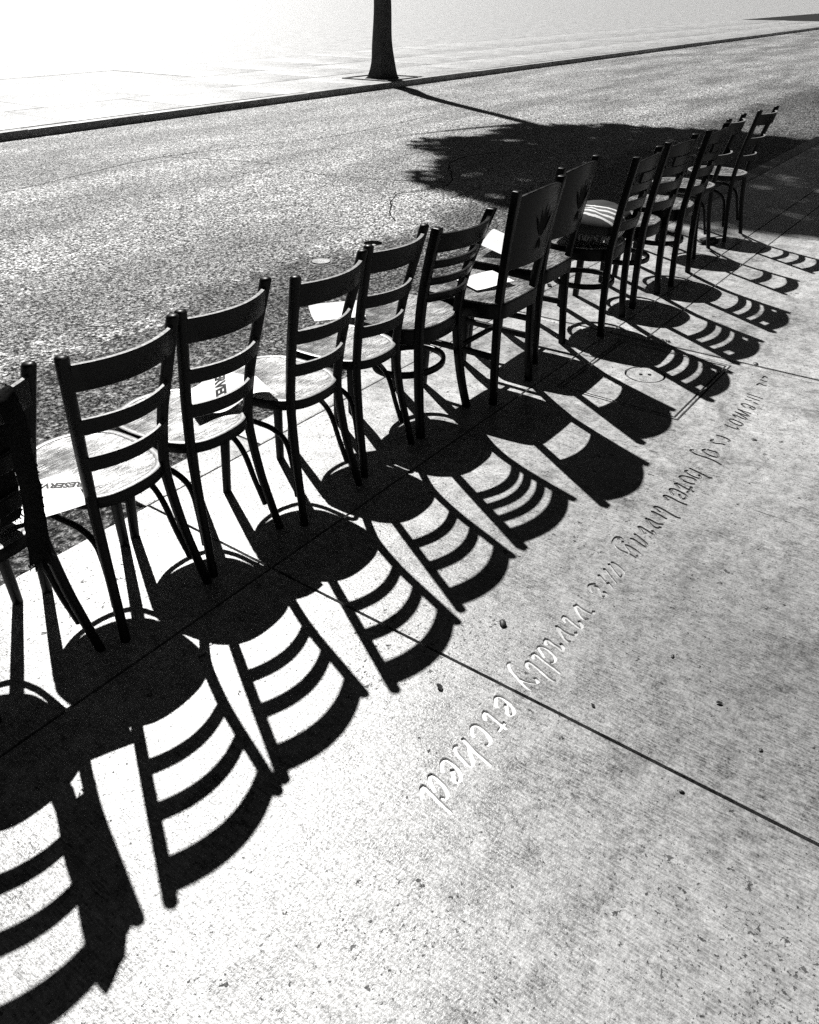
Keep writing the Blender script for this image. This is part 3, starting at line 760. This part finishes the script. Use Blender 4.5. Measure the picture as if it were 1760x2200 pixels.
# ------------------------------------------------------------------ striped cushion with fringe
def mat_cushion():
    mt, nt, b = newmat('striped cushion cloth')
    oc = nd(nt, 'ShaderNodeTexCoord').outputs['Object']
    sx = nd(nt, 'ShaderNodeSeparateXYZ'); nt.links.new(oc, sx.inputs[0])
    y = mth(nt, 'ADD', sx.outputs[1], mth(nt, 'MULTIPLY', mapr(nt, noi(nt, oc, 30, 2, .5), .3, .7, -1, 1), .002))
    u = mapr(nt, y, -.20, .20, 0, 1)
    st = ramp(nt, u, [(0, .03), (.14, .7), (.185, .12), (.25, .7), (.295, .12), (.36, .7), (.405, .12), (.47, .7), (.515, .03), (1, .03)], 'CONSTANT')
    weave = noi(nt, oc, 400, 2, .5)
    c = mth(nt, 'MULTIPLY', st, mapr(nt, weave, .3, .7, .75, 1.15))
    comb = nd(nt, 'ShaderNodeCombineColor')
    for i in range(3): nt.links.new(c, comb.inputs[i])
    nt.links.new(comb.outputs[0], b.inputs['Base Color']); b.inputs['Roughness'].default_value = .85
    b.inputs['Specular IOR Level'].default_value = .2
    bump(nt, b, weave, .5, .002)
    return mt
M['cushion'] = mat_cushion()
cu = thing('striped_cushion', 'dark cushion with white stripes and pale fringe lying on a chair', 'cushion', (4.04, 1.775, .452), R_(-84))
bm = BM(); n1, n2 = 32, 16; rows = []
for j in range(n2 + 1):
    ph = -PI / 2 + PI * j / n2; row = []
    for i in range(n1):
        th = 2 * PI * i / n1; ca, sa = math.cos(th), math.sin(th); k = 2 / 4.2
        rr = abs(math.cos(ph)) ** .55
        x = .182 * math.copysign(abs(ca) ** k, ca) * rr; y = .200 * math.copysign(abs(sa) ** k, sa) * rr
        z = .078 + .085 * math.sin(ph) * (1 - .35 * rr * abs(ca * sa) * 2) + .006 * pnoise(Vector((x * 14, y * 14, 1)))
        row.append(bm.verts.new((x, y, max(z, .0) + .02 * (y / .18 if y > 0 else 0))))
    rows.append(row)
for A, B in zip(rows, rows[1:]):
    for i in range(n1): bm.faces.new((A[i], A[(i + 1) % n1], B[(i + 1) % n1], B[i]))
bmesh.ops.remove_doubles(bm, verts=bm.verts, dist=1e-5)
link('cover', bm, M['cushion'], cu)
bm = BM()
for sgn in (-1, 1):
    for i in range(46):
        x = -.165 + .33 * i / 45 + random.uniform(-.003, .003); y = sgn * .193
        p = Vector((x, y, .066 + .015 * (sgn > 0))); q = p + Vector((random.uniform(-.012, .012), sgn * random.uniform(.015, .035), random.uniform(-.035, -.012))); q.z = max(q.z, .004)
        s = Vector((.0032, 0, .0008))
        bm.faces.new([bm.verts.new(a) for a in (p - s, p + s, q + s, q - s)])
M['fringe'] = mat_plain('grey fringe', 0.30, 0.9, 0.1, 60, 0.4)
fr = link('fringe', bm, M['fringe'], cu, smooth=False); fr['kind'] = 'stuff'

# ------------------------------------------------------------------ fringed throw over the leftmost chair
tb = thing('knitted_scarf', 'narrow dark scarf with ragged edges hung over the leftmost chair back', 'scarf', (.628, 1.668, 0), R_(2))
bm = BM(); prof = [(.20, .468), (.10, .466), (.045, .475), (.02, .53), (-.01, .66), (-.04, .78), (-.062, .853), (-.088, .856), (-.104, .80), (-.098, .70), (-.094, .62), (-.078, .52), (-.062, .45), (-.058, .41)]
pp = cat_rom([(0, y, z) for y, z in prof], 4)
NX = 8; V = []
for p in pp:
    row = []
    for i in range(NX + 1):
        u = i / NX; x = .026 + .058 * u + .006 * pnoise(Vector((p.z * 9, p.y * 9, 5)))
        bl = -.036 * (1 - (x / .16) ** 2) * min(1, max(0, (p.z - .5) / .3))
        wv = .008 * math.sin(x * 55 + p.z * 4) * (1 if p.y < -.07 else .4)
        edge = .004 * pnoise(Vector((p.z * 45, p.y * 45, i > NX / 2))) if i in (0, NX) else 0
        row.append(bm.verts.new((x + edge, p.y + bl + wv - (.004 if p.y < -.07 else 0), p.z + (.003 if p.z > .84 else 0))))
    V.append(row)
for A, B in zip(V, V[1:]):
    for i in range(NX): bm.faces.new((A[i], A[i + 1], B[i + 1], B[i]))
edgeR = [r[-1].co.copy() for r in V]; endrow = [v.co.copy() for v in V[-1]]
bmesh.ops.solidify(bm, geom=bm.faces[:], thickness=.006)
link('cloth', bm, M['wool'], tb)
bm = BM()
for c in edgeR[::1]:
    for k in range(2):
        p = c + Vector((-.004, random.uniform(-.004, .004), random.uniform(-.01, .01))); q = p + Vector((random.uniform(.002, .006), random.uniform(-.003, .003), random.uniform(-.006, .0)))
        s = Vector((0, .0015, .003)); bm.faces.new([bm.verts.new(a) for a in (p - s, p + s, q + s * .5, q - s * .5)])
for c in endrow:
    for k in range(3):
        p = c + Vector((random.uniform(-.005, .005), 0, .004)); q = p + Vector((random.uniform(-.01, .01), random.uniform(-.012, .006), -random.uniform(.012, .022)))
        s = Vector((.002, .001, 0)); bm.faces.new([bm.verts.new(a) for a in (p - s, p + s, q + s, q - s)])
link('fringe', bm, M['wool'], tb, smooth=False)['kind'] = 'stuff'

# ------------------------------------------------------------------ small things on the ground
def pebble(name, label, cat, px, py, r, flat=.5, mat='stone', group=None, z=0.0, seed=0):
    bm = BM(); bmesh.ops.create_icosphere(bm, subdivisions=2, radius=1)
    for v in bm.verts:
        k = 1 + .28 * pnoise(v.co * 1.4 + Vector((seed * 7.1, 0, 0))); v.co = Vector((v.co.x * r * 1.25 * k, v.co.y * r * .85 * k, (v.co.z * k + .72) * r * flat))
    o = link(name, bm, M[mat], None); g = gp(px, py, z); o.location = (g.x, g.y, z); o.rotation_euler = (0, 0, seed * 1.3 - .6)
    return tag(o, label, cat, group)
pebble('pebble', 'dark flat pebble on bare concrete near the chair shadows', 'pebble', 1080, 1341, .0125, .55, seed=1)
pebble('pebble', 'small dark pebble right of the long black joint', 'pebble', 1464, 1702, .0055, .6, seed=2, group=None)
pebble('pebble', 'dark lozenge pebble in the middle of the grey slab', 'pebble', 1445, 1411, .0055, .5, seed=3)
pebble('pebble', 'dark spot of gum on the etched slab near the right edge', 'pebble', 1620, 945, .009, .3, seed=4)
pebble('pebble', 'small round pebble by the lower right corner', 'pebble', 1635, 1613, .005, .5, seed=5)
pebble('pebble', 'flat dark pebble on the slab beyond the expansion strip', 'pebble', 1624, 782, .013, .3, seed=6)
def leaf(label, px, py, L, rz, seed, z=0.0, cat='leaf'):
    bm = BM(); n = 7; rows = []
    for i in range(n + 1):
        u = i / n; w = L * .28 * math.sin(PI * min(1, u * .96 + .02)) ** .8; x = L * (u - .5); zz_ = .002 + L * .22 * (u - .4) ** 2
        rows.append([bm.verts.new((x, s * w * (1 + .2 * pnoise(Vector((u * 5, s, seed)))), zz_ + abs(s) * w * .5 + .0)) for s in (-1, -.4, .0, .4, 1)])
    for A, B in zip(rows, rows[1:]):
        for j in range(4): bm.faces.new((A[j], A[j + 1], B[j + 1], B[j]))
    bmesh.ops.solidify(bm, geom=bm.faces[:], thickness=.0006)
    o = link('dry_leaf', bm, M['dryleaf'], None); g = gp(px, py, z); o.location = (g.x, g.y, z + .0006); o.rotation_euler = (0, 0, rz); return tag(o, label, cat)
leaf('curled dark leaf scrap left of the long black joint', 945, 1478, .026, 1.0, 1)
leaf('dry leaf scrap by the third chair rear leg', 733, 955, .035, .4, 2)
leaf('dark leaf scrap under the etched word at the joint', 1545, 1512, .018, 2.0, 3)
leaf('dry leaf under the second panel back chair', 1180, 614, .05, .3, 4)
leaf('tiny leaf scrap at the lower right of the grey slab', 1274, 1517, .014, 1.2, 5)
leaf('dark leaf scrap at the corner of the bright gap under a solid back shadow', 1332, 853, .022, .2, 6)
# twig on the road
bm = BM(); g = gp(222, 703, ZR + .006)
tp = [Vector((g.x - .05, g.y + .07, ZR + .008)), Vector((g.x - .01, g.y + .02, ZR + .010)), Vector((g.x + .02, g.y - .03, ZR + .008)), Vector((g.x + .05, g.y - .08, ZR + .009))]
sweep(bm, cat_rom(tp, 4), round_section(.0028, .0028, 6)); tag(link('twig', bm, M['dryleaf']), 'thin dark twig lying on the road at left', 'twig')
# round valve cap and open valve box in the road
def disc_at(px, py): return gp(px, py, ZR)
g = disc_at(690, 563); vc = thing('valve_cover', 'pale round valve cover flush in the asphalt', 'valve cover', (g.x, g.y, ZR))
bm = BM(); bmesh.ops.create_cone(bm, cap_ends=True, segments=28, radius1=.070, radius2=.066, depth=.012, matrix=Matrix.Translation((0, 0, .002))); link('cap', bm, M['kerb'], vc)
bm = BM(); sweep(bm, [Vector((.083 * math.cos(a * PI / 16), .083 * math.sin(a * PI / 16), .0)) for a in range(32)], rect_section(.014, .006, .002), closed=True); link('collar', bm, M['iron'], vc)
g = disc_at(802, 522); vb = thing('valve_box', 'dark open valve box sunk in the asphalt behind the chairs', 'valve box', (g.x, g.y, ZR))
bm = BM(); sweep(bm, [Vector((.079 * math.cos(a * PI / 16), .079 * math.sin(a * PI / 16), -.055)) for a in range(32)], rect_section(.008, .11, .002), closed=True); link('sleeve', bm, M['iron'], vb)
bm = BM(); bmesh.ops.create_cone(bm, cap_ends=True, segments=28, radius1=.074, radius2=.074, depth=.01, matrix=Matrix.Translation((0, 0, -.09))); link('well', bm, M['joint'], vb)
bm = BM(); boxbm(bm, (.01, .0, -.085), (.04, .03, -.02), .003); link('nut', bm, M['kerb'], vb)
# crumpled rag
bm = BM(); bmesh.ops.create_icosphere(bm, subdivisions=3, radius=1)
for v in bm.verts:
    k = 1 + .35 * pnoise(v.co * 2.1 + Vector((3, 0, 0))) + .18 * pnoise(v.co * 5)
    v.co = Vector((v.co.x * .075 * k, v.co.y * .035 * k, (v.co.z * k + .8) * .026))
g = gp(1521, 524); o = link('crumpled_rag', bm, M['rag']); o.location = (g.x, g.y, 0); o.rotation_euler = (0, 0, -.95)
tag(o, 'crumpled dark rag on the pavement by a far chair leg', 'rag')

# ------------------------------------------------------------------ made-up tree across the road, added so its crown shades the far row end
tr = thing('added_shade_tree', 'tall tree added across the road to shade the far end', 'tree', (15.2, 11.95, 0))
bm = BM()
TH = 11.9
tpth = cat_rom([(0, 0, -.05), (.02, .01, .3), (.05, .02, .8), (.09, .02, 1.6), (-.02, .06, 2.6), (-.05, .04, 4), (.05, 0, 7), (0, .05, 10), (.05, 0, 13)], 6)
sweep(bm, tpth, round_section(1, 1, 22), fixed=((1, 0, 0), (0, 1, 0)), scale=[.25 * (1 - .8 * i / (len(tpth) - 1)) + (.10 if i == 0 else .03 if i == 1 else 0) for i in range(len(tpth))])
def crown_r(d): return 1 + .18 * pnoise(d * 2.3) + .10 * pnoise(d * 5)
for k in range(26):
    a = random.uniform(0, 2 * PI); z0 = random.uniform(7.0, 12.5); d = Vector((math.cos(a), math.sin(a), random.uniform(-.1, .7))).normalized()
    L = random.uniform(1.5, 2.6); P0 = Vector((0, 0, z0))
    pth = cat_rom([P0, P0 + d * L * .5 + Vector((0, 0, .1)), P0 + d * L + Vector((0, 0, .35))], 3)
    sweep(bm, pth, round_section(1, 1, 6), scale=[.07 * (1 - .8 * i / (len(pth) - 1)) for i in range(len(pth))])
for v in bm.verts:
    r = Vector((v.co.x, v.co.y, 0)); k = .16 * pnoise(Vector((v.co.x * 9, v.co.y * 9, v.co.z * 1.3))) + (.5 * math.exp(-max(v.co.z, 0) * 3) * max(0, math.sin(math.atan2(v.co.y, v.co.x) * 5 + 1)) if v.co.z < 1 else 0)
    if v.co.z < 7 and r.length > 1e-4: v.co += r * k
link('added_tree_trunk', bm, M['bark'], tr)
bm = BM()
sweep(bm, [Vector((x, y, .004)) for x, y in ((-.6, -.6), (.6, -.6), (.6, .6), (-.6, .6))], rect_section(.05, .03, .004), closed=True)
link('added_tree_pit_edge', bm, M['iron'], tr)
rnd = random.Random(11); verts = []; faces = []
CC = Vector((0, 0, 11.6))
for k in range(13000):
    while True:
        d = Vector((rnd.uniform(-1, 1), rnd.uniform(-1, 1), rnd.uniform(-1, 1)))
        if .05 < d.length < 1: break
    dn = d.normalized(); rad = d.length ** .45 * crown_r(dn)
    p = CC + Vector((dn.x * 2.75 * rad, dn.y * 2.75 * rad, dn.z * 2.9 * rad))
    if pnoise(p * 1.3) < -.16: continue
    e = Euler((rnd.uniform(-1.1, 1.1), rnd.uniform(-1.1, 1.1), rnd.uniform(0, 6.3))).to_matrix()
    L, W = rnd.uniform(.14, .24), rnd.uniform(.06, .10); b0 = len(verts)
    for q in ((-L, 0, 0), (-L * .2, W, .02), (L, 0, -.02), (-L * .2, -W, .02)): verts.append(p + e @ Vector(q))
    faces.append((b0, b0 + 1, b0 + 2, b0 + 3))
me = bpy.data.meshes.new('crown'); me.from_pydata([tuple(v) for v in verts], [], faces)
linkme('crown', me, M['leaf'], tr, smooth=False)
print('scene built', len(bpy.data.objects))
